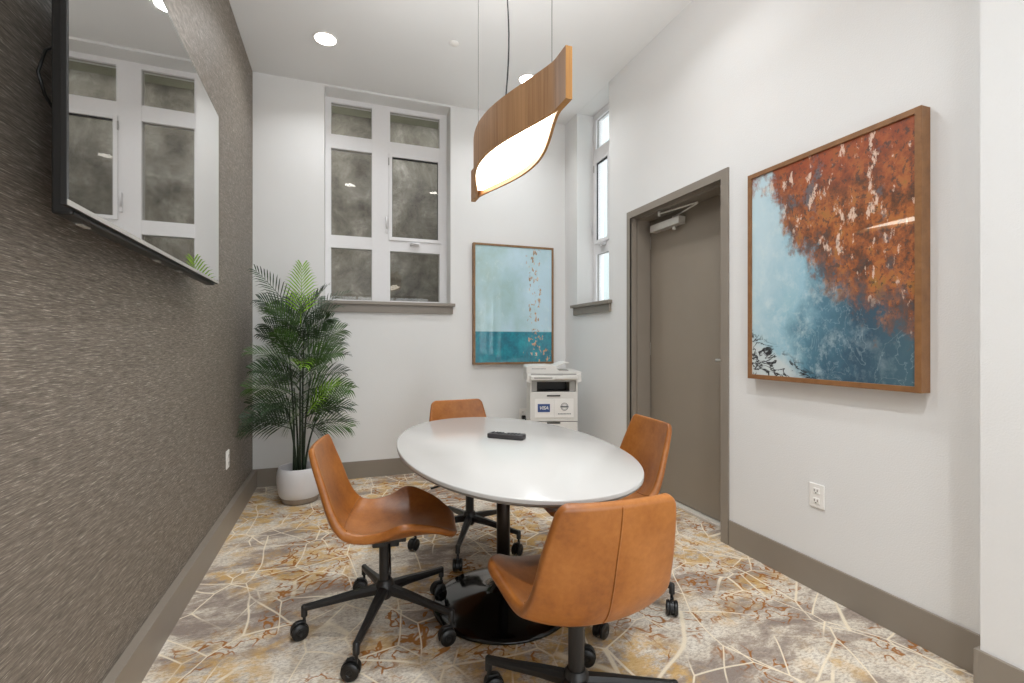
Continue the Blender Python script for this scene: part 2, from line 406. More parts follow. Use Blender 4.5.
# sills
def sill(name, x0, x1, label, on):
    b = B()
    if on == 'back':
        box(b, x0, x1, YB-.045, YB+.001, SILL-.028, SILL, .002)
        box(b, WB[0]+.001, WB[1]-.001, YB, YB+.185, SILL-.028, SILL)
        box(b, x0+.018, x1-.018, YB-.02, YB, SILL-.098, SILL-.028, .0015)
    else:
        box(b, XR-.045, XR+.001, x0, x1, SILL-.028, SILL, .002)
        box(b, XR, XR+.185, WR[0]+.001, WR[1]-.001, SILL-.028, SILL)
        box(b, XR-.02, XR, x0+.018, x1-.018, SILL-.098, SILL-.028, .0015)
    return struct(name, b, 'taupe', label)
sill('trim_1', -.199, .998, 'taupe window sill on the back wall', 'back')
sill('trim_2', 3.515, 4.225, 'short taupe window sill on the right wall', 'right')

# windows -- built in a local plane: u along the wall, depth d away from the room
def window(name, label, cols, rows, sash, U0, U1, place, crank_u):
    """cols: list of (u0,u1) pane spans; rows: (z0,z1); sash: col index holding the openable middle light"""
    root = bpy.data.objects.new(name, None); COL.objects.link(root); root['kind'] = 'structure'; root['label'] = label
    Z0, Z1 = SILL, HEAD; rows = sorted(rows)
    loc, rz = place
    root.location = loc; root.rotation_euler = (0, 0, rz)
    fb = B()
    edges = sorted([U0, U1] + [c for p in cols for c in p])
    D0, D1 = 0, .07
    us = [U0] + [c for p in cols for c in p] + [U1]
    for i in range(0, len(us), 2):
        if us[i+1]-us[i] > 1e-4: box(fb, us[i], us[i+1], D0, D1, Z0, Z1, .002)
    zs = [Z0] + [c for p in rows for c in p] + [Z1]
    for (u0, u1) in cols:
        for i in range(0, len(zs), 2):
            box(fb, u0-.002, u1+.002, D0+.001, D1-.001, zs[i], zs[i+1], .0015)
    f = obj('window_frame', fb, 'white_frame', root)
    for ci, (u0, u1) in enumerate(cols):
        for ri, (z0, z1) in enumerate(rows):
            if ri == 1 and ci == sash:
                s = B(); w = .018
                box(s, u0-.012, u0+w, -.012, .03, z0-.014, z1+.014, .002); box(s, u1-w, u1+.012, -.012, .03, z0-.014, z1+.014, .002)
                box(s, u0+w, u1-w, -.012, .03, z1-w+.002, z1+.014, .002); box(s, u0+w, u1-w, -.012, .03, z0-.014, z0+w, .002)
                so = obj('sash', s, 'white_frame', root)
                g = B(); t = .004
                for a in ((u0+w, u0+w+t, z0+w, z1-w), (u1-w-t, u1-w, z0+w, z1-w), (u0+w, u1-w, z0+w, z0+w+t), (u0+w, u1-w, z1-w-.012, z1-w)):
                    box(g, a[0], a[1], 0, .012, a[2], a[3])
                obj('gasket', g, 'black_plastic', so)
                p = B(); box(p, u0+w, u1-w, .012, .018, z0+w, z1-w); obj('pane', p, 'glass', so)
                h = B(); um = crank_u
                box(h, um-.045, um+.045, -.035, 0, z0-.055, z0-.028, .005); tube(h, [(um-.04,-.036,z0-.036), (um+.035,-.046,z0-.040)], .008)
                obj('crank_handle', h, 'white_frame', root)
                h = B(); ul = u0-.035; box(h, ul-.008, ul+.012, -.012, 0, z0+.05, z0+.20, .003)
                tube(h, [(ul+.002, -.018, z0+.09), (ul-.002, -.03, z0+.20)], .007); obj('latch_lever', h, 'white_frame', root)
                h = B(); box(h, u0-.018, u0-.008, -.018, -.006, z1-.10, z1-.03, .002); obj('hinge', h, 'printer_grey', root)
            else:
                g = B(); t = .005
                for a in ((u0, u0+t, z0, z1), (u1-t, u1, z0, z1), (u0, u1, z0, z0+t), (u0, u1, z1-t, z1)):
                    box(g, a[0], a[1], .02, .034, a[2], a[3])
                obj('gasket', g, 'printer_grey', root)
                p = B(); box(p, u0, u1, .034, .040, z0, z1); obj('pane', p, 'glass', root)
    return root
rows = [(3.092, 3.378), (2.176, 2.965), (1.592, 2.062)]
window('window_1', 'tall white framed window with six lights over the back wall sill',
       [(-.098, .258), (.422, .893)], rows, 1, WB[0], WB[1], ((0, YB+.18, 0), 0), .65)
# right window: local u runs along -Y so that d points to +X
window('window_2', 'narrow white framed window beside the door on the right wall',
       [(-WR[1]+.05, -WR[1]+.30), (-WR[0]-.24, -WR[0]-.05)], rows, 0, -WR[1], -WR[0], ((XR+.18, 0, 0), -PI/2), -WR[1]+.2)

# outside
b = B(); box(b, -4, 2.25, 5.35, 5.6, -.2, 4.6); struct('wall_exterior', b, 'concrete', 'mottled grey concrete wall outside the back window')
b = B(); box(b, -1.2, 1.9, 5.18, 5.35, 3.62, 3.74); struct('trim_3', b, 'strip_green', 'olive beam across the concrete wall outside the window')
b = B(); box(b, -4, 8, YB+.32, 9, -.3, -.2); struct('ground', b, 'concrete')
b = B(); box(b, 4.6, 4.9, -1, 9, -.3, 7); struct('wall_backdrop', b, 'render', 'pale backdrop wall added outside the right window to dim the sky in its panes')  # added backdrop, keeps the right window panes from going pure white

# ------------------------------------------------------------------ door
b = B(); fw = .058; P = .012
y0, y1 = DR
# casing on the wall, jamb lining and stop
box(b, XR-P, XR+.004, y0-fw, y0, 0, DH+.055, .0015); box(b, XR-P, XR+.004, y1, y1+.045, 0, DH+.055, .0015)
box(b, XR-P+.0005, XR+.004, y0-.001, y1+.001, DH, DH+.0545, .0015)
box(b, XR-P+.002, XR+.26, y0-.02, y0, 0, DH+.02); box(b, XR-P+.002, XR+.26, y1, y1+.02, 0, DH+.02)
box(b, XR-P+.002, XR+.26, y0, y1, DH, DH+.02)
box(b, XR+.05, XR+.172, y0, y0+.014, 0, DH); box(b, XR+.05, XR+.172, y1-.014, y1, 0, DH); box(b, XR+.05, XR+.172, y0, y1, DH-.014, DH)
struct('trim_4', b, 'taupe', 'taupe door frame with deep jambs')
droot = bpy.data.objects.new('door_1', None); COL.objects.link(droot); droot['kind'] = 'structure'
droot['label'] = 'plain taupe door with a silver closer in the right wall'; droot.location = (XR+.18, (y0+y1)/2, 0)
hw = (y1-y0)/2-.003
b = B(); box(b, 0, .045, -hw, hw, .022, DH-.003, .0015); obj('door_leaf', b, 'door', droot)
cl = B(); box(cl, -.062, 0, .06, .40, 2.062, 2.116, .003)
tube(cl, [(-.03, .15, 2.118), (-.03, .15, 2.135)], .014); tube(cl, [(-.03, .15, 2.062), (-.03, .15, 2.035)], .014)
c = obj('door_closer', cl, 'steel', droot)
a = B(); tube(a, [(-.03, .15, 2.13), (-.075, -.15, 2.145)], .0065, 8); tube(a, [(-.075, -.15, 2.150), (-.13, .19, 2.152)], .0065, 8)
tube(a, [(-.13, .19, 2.135), (-.13, .19, 2.171)], .011, 10); obj('closer_arm', a, 'steel', c)
h = B(); lathe(h, [(.026, 0), (.026, -.008), (.010, -.012), (.010, -.05), (.0, -.05)], 20, (0, -hw+.065, 1.085), 'x')
tube(h, [(-.048, -hw+.060, 1.085), (-.05, -hw+.185, 1.085)], .0095, 10); obj('door_handle', h, 'steel', droot)
h = B(); 
for z in (.3, 1.1, 1.95): tube(h, [(-.004, hw+.001, z), (-.004, hw+.001, z+.1)], .006, 8)
obj('hinge', h, 'steel', droot)
b = B(); box(b, XR+.13, XR+.24, y0, y1, 0, .016, .003); struct('trim_5', b, 'threshold', 'pale threshold strip under the door')

# ------------------------------------------------------------------ framed pictures
def picture(name, label, cat, w, h, place, art, fmat, ft, depth=.052):
    loc, rz = place     # local: x across, y out of wall is -Y, z up
    t = thing(name, label, cat, loc, rz, None)
    b = B()
    for a in ((-w/2, -w/2+ft, 0, h), (w/2-ft, w/2, 0, h)): box(b, a[0], a[1], -depth, 0, a[2], a[3], .0015)
    for z0, z1 in ((0, ft), (h-ft, h)): box(b, -w/2+ft-.001, w/2-ft+.001, -depth+.0005, 0, z0, z1, .0015)
    obj('picture_frame', b, fmat, t)
    b = B(); y = -depth+.008
    vs = [b.verts.new((x, y, z)) for x, z in ((-w/2+ft, ft), (w/2-ft, ft), (w/2-ft, h-ft), (-w/2+ft, h-ft))]
    f = b.faces.new(vs); uvl = b.loops.layers.uv.new('UVMap')
    for l, uv in zip(f.loops, ((0,0), (1,0), (1,1), (0,1))): l[uvl].uv = uv
    r = bmesh.ops.extrude_face_region(b, geom=[f])
    for v in [g for g in r['geom'] if isinstance(g, bmesh.types.BMVert)]: v.co.y += .006
    o = obj('painting', b, art, t)
    return t
picture('framed_painting', 'large framed abstract of rust orange over slate blue, right of the door', 'painting', .836, 1.115,
        ((XR, 1.614, 1.003), -PI/2), 'art_rust', 'frame_wood', .024, .055)
picture('framed_painting', 'framed pale blue abstract with a teal band, on the back wall above the printer', 'painting', .835, 1.165,
        ((1.588, YB, .988), 0), 'art_sea', 'frame_pale', .020, .05)

# ------------------------------------------------------------------ electrical plates
def plate(name, label, place, socket=True):
    t = thing(name, label, 'outlet', place[0], place[1])
    b = B(); box(b, -.038, .038, -.007, 0, -.058, .058, .003); obj('cover_plate', b, 'plate_white', t)
    if socket:
        for z in (-.024, .024):
            b = B(); box(b, -.017, .017, -.010, -.005, z-.015, z+.015, .004)
            s = obj('socket', b, 'plate_white', t)
            b = B(); box(b, -.009, -.006, -.0108, -.008, z-.003, z+.008); box(b, .006, .009, -.0108, -.008, z-.003, z+.008)
            box(b, -.003, .003, -.0108, -.008, z-.011, z-.006); obj('slot', b, 'slot_dark', s)
    return t
plate('wall_outlet', 'white double outlet low on the right wall under the rust painting', ((XR, 1.665, .460), -PI/2))
plate('wall_outlet', 'white cover plate low on the taupe wallpapered wall', ((XL, 3.495, .448), PI/2))
plate('wall_outlet', 'white outlet on the back wall beside the printer, black plug in it', ((1.69, YB, .485), 0))
b = B(); box(b, 1.672, 1.708, YB-.045, YB-.0108, .442, .478, .006)
tube(b, [(1.69, YB-.04, .46), (1.69, YB-.07, .45), (1.70, YB-.085, .41), (1.75, YB-.09, .37), (1.78, YB-.1, .20), (1.80, YB-.12, .03), (1.84, YB-.16, .02)], .006, 8)
tag(obj('power_cord', b, 'black_plastic'), 'black power plug and cord hanging from the outlet beside the printer', 'power cord')

# ------------------------------------------------------------------ ceiling fittings
def downlight(x, y, label, energy=4.5):
    t = thing('ceiling_light', label, 'ceiling light', (x, y, ZC), 0, 'round recessed ceiling lights')
    b = B(); lathe(b, [(.084, 0), (.088, -.004), (.086, -.008), (.074, -.008), (.072, -.003), (.072, 0)], 40); obj('trim_ring', b, 'plate_white', t)
    b = B(); lathe(b, [(.0, -.001), (.073, -.001), (.073, -.006), (.0, -.006)], 40); obj('diffuser', b, 'lamp_disc', t)
    l = bpy.data.lights.new('lamp', 'AREA'); l.shape = 'DISK'; l.size = .14; l.energy = energy; l.color = (.95, .975, 1.0); l.spread = R(140)
    lo = bpy.data.objects.new('downlight_lamp', l); COL.objects.link(lo); lo.location = (0, 0, -.010); lo.parent = t
LX = (-.118, 1.485)
downlight(LX[0], 3.757, 'round recessed ceiling light near the back left corner, above the palm')
downlight(LX[1], 3.757, 'round recessed ceiling light seen just behind the wooden pendant')
for x in LX:
    pass
downlight(.10, 2.15, 'added unseen ceiling fill light above the wallpaper side of the table', 7)  # this pair is added out of view to brighten the lower walls
downlight(1.30, 2.15, 'added unseen ceiling fill light above the door side of the table', 7)
downlight(.68, .55, 'added unseen ceiling fill light between the table and the front wall', 14)  # rear pair, also added out of view as fill for the walls
downlight(.68, -.85, 'added unseen ceiling fill light nearest the front wall', 14)
b = B(); lathe(b, [(.0, 0), (.034, 0), (.036, -.006), (.030, -.010), (.0, -.011)], 32)
tag(obj('sprinkler_cap', b, 'plate_white', loc=(.785, 3.492, ZC), smooth_angle=40), 'small round white sprinkler cap on the ceiling between the lights', 'sprinkler cap')

# ------------------------------------------------------------------ television on the left wall
ang = math.atan(.024)
FX, FY = -.58, 2.72                 # far bottom corner of the screen
tv = thing('television', 'large wall-mounted flat television with glossy screen on the taupe wall', 'television', (FX, FY, 1.490), ang)
W_, H_ = 1.465, .838                # local: +x into room, -y towards camera, z up
b = B(); box(b, -.012, -.0012, -W_, 0, 0, H_, .001); obj('panel', b, 'black_plastic', tv)
b = B(); box(b, -.0014, 0, -W_+.006, -.006, .012, H_-.006); obj('screen', b, 'screen', tv)
b = B(); box(b, -.050, -.011, -W_+.05, -.03, -.010, H_*.72, .006); obj('rear_housing', b, 'black_plastic', tv)
b = B(); box(b, -.0012, .0012, -W_, 0, 0, .012, .0004); obj('bottom_bezel', b, 'printer_grey', tv)
for y in (-1.30, -.78, -.52):
    b = B(); box(b, -.044, -.030, y-.022, y+.022, -.013, -.006, .0015); obj('foot_mount', b, 'printer_grey', tv)
b = B(); box(b, -.118 , -.05, -W_*.62, -W_*.36, .22, .56); obj('wall_bracket', b, 'black_metal', tv)
b = B(); tube(b, [(-.655, 1.75, 1.97), (-.66, 1.60, 1.965), (-.66, 1.487, 1.94), (-.66, 1.425, 1.89), (-.66, 1.396, 1.823), (-.66, 1.423, 1.783), (-.66, 1.495, 1.748), (-.655, 1.62, 1.71), (-.65, 1.75, 1.70)], .0035, 8)
tag(obj('cable', b, 'black_plastic'), 'thin black cable looping out behind the near edge of the television', 'cable')

# ------------------------------------------------------------------ pendant
pd = thing('pendant_lamp', 'wooden ribbon pendant with glowing diffuser hung on wires over the table', 'pendant lamp', (.70, 0, 2.0))
Y0, Y1, YE0, YE1 = 1.49, 2.53, 1.405, 2.62
def lens(y, a):
    t = (y-Y0)/(Y1-Y0); t = max(0, min(1, t))
    return a*(math.sin(PI*t)**1.25)
def band(a, off):
    """curved veneer strip: centre line x = off-side bulge, thickness 8 mm"""
    b = B(); n = 60; th = .0121; ys = [YE0 + (YE1-YE0)*i/n for i in range(n+1)]
    rows_ = []
    for y in ys:
        x = .012*(1 if a > 0 else -1) + lens(y, a); s = 1 if a > 0 else -1
        rows_.append([b.verts.new(c) for c in ((x, y, 0), (x-s*th, y, 0), (x-s*th, y, .174), (x, y, .174))])
    for p, q in zip(rows_, rows_[1:]):
        for k in range(4): b.faces.new((p[k], p[(k+1)%4], q[(k+1)%4], q[k])).material_index = 1 if k in (0, 2) else 0
    b.faces.new(rows_[0][::-1]).material_index = 1; b.faces.new(rows_[-1]).material_index = 1
    return b
obj('wood_band', band(-.122, 0), ['wood', 'wood_edge'], pd, smooth_angle=35)
obj('wood_band', band(.112, 0), ['wood', 'wood_edge'], pd, smooth_angle=35)
b = B(); n = 48; top = []; bot = []
ys = [Y0+.03+(Y1-Y0-.085)*i/n for i in range(n+1)]
L = [(lens(y, -.122)+.001, y) for y in ys]; Rr = [(lens(y, .112)-.001, y) for y in ys]
for i in range(n):
    for z, fl in ((.022, 0), (.032, 1)):
        b.faces.new([b.verts.new((p[0], p[1], z)) for p in (L[i], Rr[i], Rr[i+1], L[i+1])])
for i in range(n):
    for s in (L, Rr): b.faces.new([b.verts.new(c) for c in ((*s[i], .022), (*s[i+1], .022), (*s[i+1], .032), (*s[i], .032))])
bmesh.ops.remove_doubles(b, verts=b.verts[:], dist=1e-5)
obj('diffuser', b, 'pendant_glow', pd)
l = bpy.data.lights.new('ceiling_fill', 'AREA'); l.shape = 'RECTANGLE'; l.size = .07; l.size_y = .7; l.energy = 14; l.color = (.97, .98, 1.0)  # added upward lamp hidden in the pendant, lifts the ceiling brightness
lo = bpy.data.objects.new('ceiling_fill_lamp', l); COL.objects.link(lo); lo.location = (0, 2.02, .12); lo.rotation_euler = (PI, 0, 0); lo.parent = pd
for y in (1.54, 2.51):
    b = B(); tube(b, [(0, y, .17), (0, y, ZC-2.0)], .0011, 6); obj('suspension_wire', b, 'slot_dark', pd)
b = B(); pts = []
for i in range(25):
    t = i/24; z = .12+(ZC-2.0-.12)*t
    pts.append((-.014+.034*math.sin(t*4.2), 2.08 - .02*math.sin(t*5), z))
tube(b, pts, .0038, 8); obj('power_cord', b, 'black_plastic', pd)
b = B(); lathe(b, [(0, ZC-2.0), (.05, ZC-2.0), (.05, ZC-2.025), (0, ZC-2.025)], 32, (0, 2.06, 0)); obj('ceiling_rose', b, 'plate_white', pd)

# ------------------------------------------------------------------ table
TX, TY, TZ = .70, 2.067, .735
tb = thing('meeting_table', 'oval white topped meeting table on a glossy black round base', 'table', (TX, TY, 0))
def ellip(a, bb, k, n, e=2.12):
    t = 2*PI*k/n; c, s = math.cos(t), math.sin(t)
    return (a*math.copysign(abs(c)**(2/e), c), bb*math.copysign(abs(s)**(2/e), s))
def ell_solid(bm, prof, n=128, mi=None):
    rings = [[bm.verts.new((*ellip(.474-d, .812-d, k, n), z)) for k in range(n)] for d, z in prof]
    for j, (p, q) in enumerate(zip(rings, rings[1:])):
        for k in range(n): f = bm.faces.new((p[k], p[(k+1)%n], q[(k+1)%n], q[k])); f.smooth = False
    bm.faces.new(rings[0]); bm.faces.new(rings[-1][::-1])
b = B(); ell_solid(b, [(.004, TZ), (.001, TZ-.0015), (0, TZ-.004), (0, TZ-.013)]); obj('tabletop', b, 'table_white', tb, smooth_angle=50)
b = B(); ell_solid(b, [(.0, TZ-.0131), (.001, TZ-.019), (.012, TZ-.026), (.03, TZ-.030)]); obj('table_underside', b, 'edge_grey', tb, smooth_angle=50)
b = B(); lathe(b, [(.031, .055), (.031, TZ-.045), (.0, TZ-.045)], 32, (0, .015, 0)); obj('pole', b, 'bronze', tb)
b = B(); lathe(b, [(.0, TZ-.0305), (.12, TZ-.0305), (.12, TZ-.036), (.04, TZ-.052), (.0, TZ-.052)], 32, (0, .015, 0)); obj('mounting_plate', b, 'black_metal', tb)
b = B(); lathe(b, [(.0, 0), (.309, 0), (.320, .003), (.323, .009), (.320, .015), (.305, .022), (.26, .031), (.20, .040), (.14, .051), (.09, .064), (.056, .082), (.042, .11), (.038, .125), (0, .125)], 72, (0, .015, 0))
obj('round_base', b, 'gloss_black', tb, smooth_angle=60)

# remote
rm = thing('remote_control', 'slim charcoal remote control lying on the white oval tabletop', 'remote control', (.750, 2.180, TZ), R(-41))
b = B(); box(b, -.092, .092, -.029, .029, .001, .024, .006); obj('body', b, 'remote', rm, smooth_angle=40)
b = B()
for i in range(9):
    for j in range(3):
        if (i*3+j) % 7 == 3: continue
        x, y = -.07+i*.0165, -.014+j*.014; box(b, x-.005, x+.005, y-.004, y+.004, .0235, .0258, .001)
obj('button_pad', b, 'button_dark', rm)
for x0, x1, y0_, y1_ in ((-.012, .004, -.006, .006), (-.062, -.054, -.003, .004)):
    b = B(); box(b, x0, x1, y0_, y1_, .0257, .0268, .0004); obj('pale_button', b, 'button', rm)

# ------------------------------------------------------------------ office chair
def catmull(P, n):
    out = []
    for i in range(len(P)-1):
        p0 = P[max(i-1, 0)]; p1 = P[i]; p2 = P[i+1]; p3 = P[min(i+2, len(P)-1)]
        for k in range(n):
            t = k/n
            out.append(tuple(.5*((2*b_)+(-a+c)*t+(2*a-5*b_+4*c-d)*t*t+(-a+3*b_-3*c+d)*t**3) for a, b_, c, d in zip(p0, p1, p2, p3)))
    out.append(tuple(P[-1])); return out
# f, z of the inner face; half width; side lift along the normal; thickness
SP = [(-.264,0.801,.165,.012,.022), (-.250,0.730,.177,.022,.026), (-.228,0.648,.190,.030,.028), (-.204,0.556,.199,.038,.030),
      (-.176,0.490,.206,.046,.034), (-.134,0.450,.211,.048,.036), (-.066,0.436,.218,.048,.036), (.01,0.434,.230,.062,.034),
      (.075,0.436,.247,.088,.032), (.125,0.440,.238,.082,.030), (.200,0.442,.200,.050,.028), (.262,0.434,.156,.018,.026), (.300,0.422,.115,.002,.024)]
def chair_shell():
    C0 = catmull(SP, 10)
    d = [0]
    for p, q in zip(C0, C0[1:]): d.append(d[-1]+math.hypot(q[0]-p[0], q[1]-p[1]))
    Ltot = d[-1]
    def at(s):
        s = max(0, min(Ltot, s)); i = 0
        while i < len(d)-2 and d[i+1] < s: i += 1
        t = (s-d[i])/max(1e-9, d[i+1]-d[i]); return [a+(b_-a)*t for a, b_ in zip(C0[i], C0[i+1])]
    ss = []; NS = 56; rc = .032
    for i in range(NS+1):
        t = i/NS; ss.append(Ltot*(.5-.5*math.cos(PI*t))*.35 + Ltot*t*.65)
    ss = [0, .0015, .004, .009, .016, .026, .038] + [s for s in ss if .045 < s < Ltot-.045] + [Ltot-.038, Ltot-.026, Ltot-.016, Ltot-.009, Ltot-.004, Ltot-.0015, Ltot]
    NT = 44; ts = [math.sin(PI/2*(-1+2*j/NT)) for j in range(NT+1)]
    inner = []; outer = []; fs = []
    for s in ss:
        f, z, w, lift, th = at(s); a = at(s-.004); c = at(s+.004)
        tx, tz = c[0]-a[0], c[1]-a[1]; l = math.hypot(tx, tz); tx /= l; tz /= l
        nx, nz = -tz, tx                      # tangent runs down the back then forward
        if nx < 0 and z > .5: nx, nz = -nx, -nz
        if nz < 0 and z <= .5: nx, nz = -nx, -nz
        e = min(s, Ltot-s)
        we = w - rc + math.sqrt(max(0, rc*rc-(max(0, rc-e))**2)) if e < rc else w
        ri, ro = [], []
        for t in ts:
            u = we*t; D = lift*abs(t)**2.3
            # front of the seat falls away a little in the middle
            p = Vector((f+nx*D, u, z+nz*D))
            # surface normal incl. side lift
            slope = lift*2.3*abs(t)**1.3*math.copysign(1, t)/max(we, .05)
            nn = Vector((nx, -slope, nz)).normalized()
            ed = min(e, (1-abs(t))*we*1.0)
            k = min(1, ed/.011); prof = math.sqrt(max(0, 1-(1-k)**2))
            ri.append(p - nn*th*.30*(1-prof)); ro.append(p - nn*th*(.30+.70*prof))
        inner.append(ri); outer.append(ro); fs.append((s, f, z))
    return ss, ts, inner, outer, fs
SHELL = chair_shell()
def build_shell(part, lo, hi):
    """rows lo..hi of the shell as its own closed-looking skin"""
    ss, ts, inner, outer, fs = SHELL
    b = B(); gi = {}; go = {}
    n = len(ts)
    for i in range(lo, hi+1):
        for j in range(n):
            gi[i, j] = b.verts.new(inner[i][j]); go[i, j] = b.verts.new(outer[i][j])
    for i in range(lo, hi):
        for j in range(n-1):
            b.faces.new((gi[i, j], gi[i, j+1], gi[i+1, j+1], gi[i+1, j]))
            b.faces.new((go[i, j], go[i+1, j], go[i+1, j+1], go[i, j+1]))
        for j in (0, n-1): b.faces.new((gi[i, j], gi[i+1, j], go[i+1, j], go[i, j]))
    for i in (lo, hi):
        for j in range(n-1): b.faces.new((gi[i, j], gi[i, j+1], go[i, j+1], go[i, j]))
    bmesh.ops.remove_doubles(b, verts=b.verts[:], dist=2e-5)
    return b
def split_row():
    ss, ts, inner, outer, fs = SHELL
    return min(range(len(fs)), key=lambda i: math.hypot(fs[i][1]+.158, fs[i][2]-.455))
def make_chair(arm0, ca0, dz=0):
    t = thing('office_chair', 'x', 'office chair', (0,0,0), 0, 'tan leather office chairs around the oval table')
    sr = split_row(); ss, ts, inner, outer, fs = SHELL; n = len(fs)-1; mid = len(ts)//2
    se = obj('seat', build_shell('seat', sr, n), 'leather', t, smooth_angle=62)
    ba = obj('backrest', build_shell('back', 0, sr), 'leather', t, smooth_angle=62)
    b = B(); pts = [Vector(outer[i][mid]) - (Vector(inner[i][mid])-Vector(outer[i][mid])).normalized()*.0002 for i in range(3, sr+1)]
    tube(b, pts, .0026, 6); obj('seam', b, 'stitch', ba)
    b = B(); tube(b, [Vector(inner[sr][j]) for j in range(2, len(ts)-2)], .0028, 6); obj('crease_piping', b, 'stitch', se)
    b = B(); box(b, -.09, .09, -.07, .07,   .382, .404, .004); box(b, -.05, .06, -.035, .035, .350, .384, .006); obj('seat_plate', b, 'black_metal', t)
    b = B(); lathe(b, [(0, .24), (.014, .24), (.014, .352), (0, .352)], 20, (.0, 0, 0)); obj('gas_lift', b, 'steel' if 0 else 'black_plastic', t)
    b = B(); lathe(b, [(.0, .165), (.0245, .165), (.0245, .368), (.020, .372), (0, .372)], 28); obj('column', b, 'black_metal', t, smooth_angle=40)
    b = B(); tube(b, [(.02, -.03, .362), (.03, -.15, .352), (.035, -.245, .340)], [.005, .005, .0065], 8); obj('height_lever', b, 'black_plastic', t)
    b = B(); lathe(b, [(0, .118), (.022, .118), (.034, .132), (.040, .150), (.038, .185), (.028, .198), (0, .198)], 32); obj('hub', b, 'black_metal', t, smooth_angle=40)
    for k in range(5):
        a = arm0 + k*2*PI/5; rm_ = Matrix.Rotation(a, 4, 'Z')
        b = B(); secs = [(.028, .160, .022, .019), (.12, .150, .018, .0155), (.22, .134, .0145, .013), (.318, .120, .0125, .011)]
        rings = []
        for r, z, hw_, hh in secs:
            rings.append([b.verts.new((r, y, z+dz)) for y, dz in ((-hw_, -hh*.6), (-hw_*.8, -hh), (hw_*.8, -hh), (hw_, -hh*.6), (hw_, hh*.3), (hw_*.55, hh), (-hw_*.55, hh), (-hw_, hh*.3))])
        for p, q in zip(rings, rings[1:]):
            for i in range(8): b.faces.new((p[i], p[(i+1)%8], q[(i+1)%8], q[i]))
        b.faces.new(rings[0]); b.faces.new(rings[-1][::-1])
        lathe(b, [(0, .086), (.0125, .086), (.0125, .126), (.009, .131), (0, .131)], 16, (.318, 0, 0))
        bmesh.ops.transform(b, matrix=rm_, verts=b.verts[:])
        obj('leg', b, 'black_metal', t, smooth_angle=35)
        # caster, trailing at its own angle
        ca = ca0 + (.25, -.3, .1, .4, -.15)[k]
        cm = Matrix.Translation(rm_ @ Vector((.318, 0, 0))) @ Matrix.Rotation(ca, 4, 'Z')
        b = B(); tube(b, [(0, 0, .070), (0, 0, .09)], .0065, 10)
        # hood: partial ring between and over the wheels
        hn = 14; prev = None
        for i in range(hn+1):
            th_ = R(-15)+R(210)*i/hn
            ring = [b.verts.new((-.018+rr*math.cos(th_), yy, .032+rr*math.sin(th_))) for rr, yy in ((.026, -.0085), (.0345, -.008), (.0345, .008), (.026, .0085))]
            if prev:
                for q in range(4): b.faces.new((prev[q], prev[(q+1)%4], ring[(q+1)%4], ring[q]))
            else: b.faces.new(ring)
            prev = ring
        b.faces.new(prev[::-1]); box(b, -.034, .006, -.008, .008, .024, .070, .002)
        bmesh.ops.transform(b, matrix=cm, verts=b.verts[:])
        cs = obj('caster', b, 'black_plastic', t, smooth_angle=40)
        for s in (-1, 1):
            b = B(); lathe(b, [(0, s*.009), (.026, s*.009), (.032, s*.012), (.032, s*.021), (.027, s*.025), (.012, s*.0255), (.010, s*.023), (0, s*.023)], 28, (-.018, 0, .032), 'y')
            bmesh.ops.transform(b, matrix=cm, verts=b.verts[:]); obj('wheel', b, 'black_plastic', cs, smooth_angle=40)
    for o in t.children:
        if o.name.split('.')[0] in ('seat', 'backrest', 'seat_plate', 'gas_lift', 'height_lever'): o.location.z += dz
    return t
chairs = [
 ((.17, 2.08), -9, 175, 0, -.007, 'tan leather swivel chair left of the table, side-on with its seat fully in view'),
 ((.714, 2.75), -86, 244, 60, .03, 'tan leather swivel chair at the far end of the table, mostly hidden behind it'),
 ((1.165, 1.985), 175, 312, 40, .028, 'tan leather swivel chair on the door side, its seat under the tabletop'),
 ((.678, 1.312), 87, 131, 160, 0, 'tan leather swivel chair nearest the camera, turned away showing its back seam'),
]
for (x, y), face, arm, cw, dz, label in chairs:
    c = make_chair(R(arm-face), R(cw-face), dz); c.location = (x, y, 0); c.rotation_euler = (0, 0, R(face)); c['label'] = label

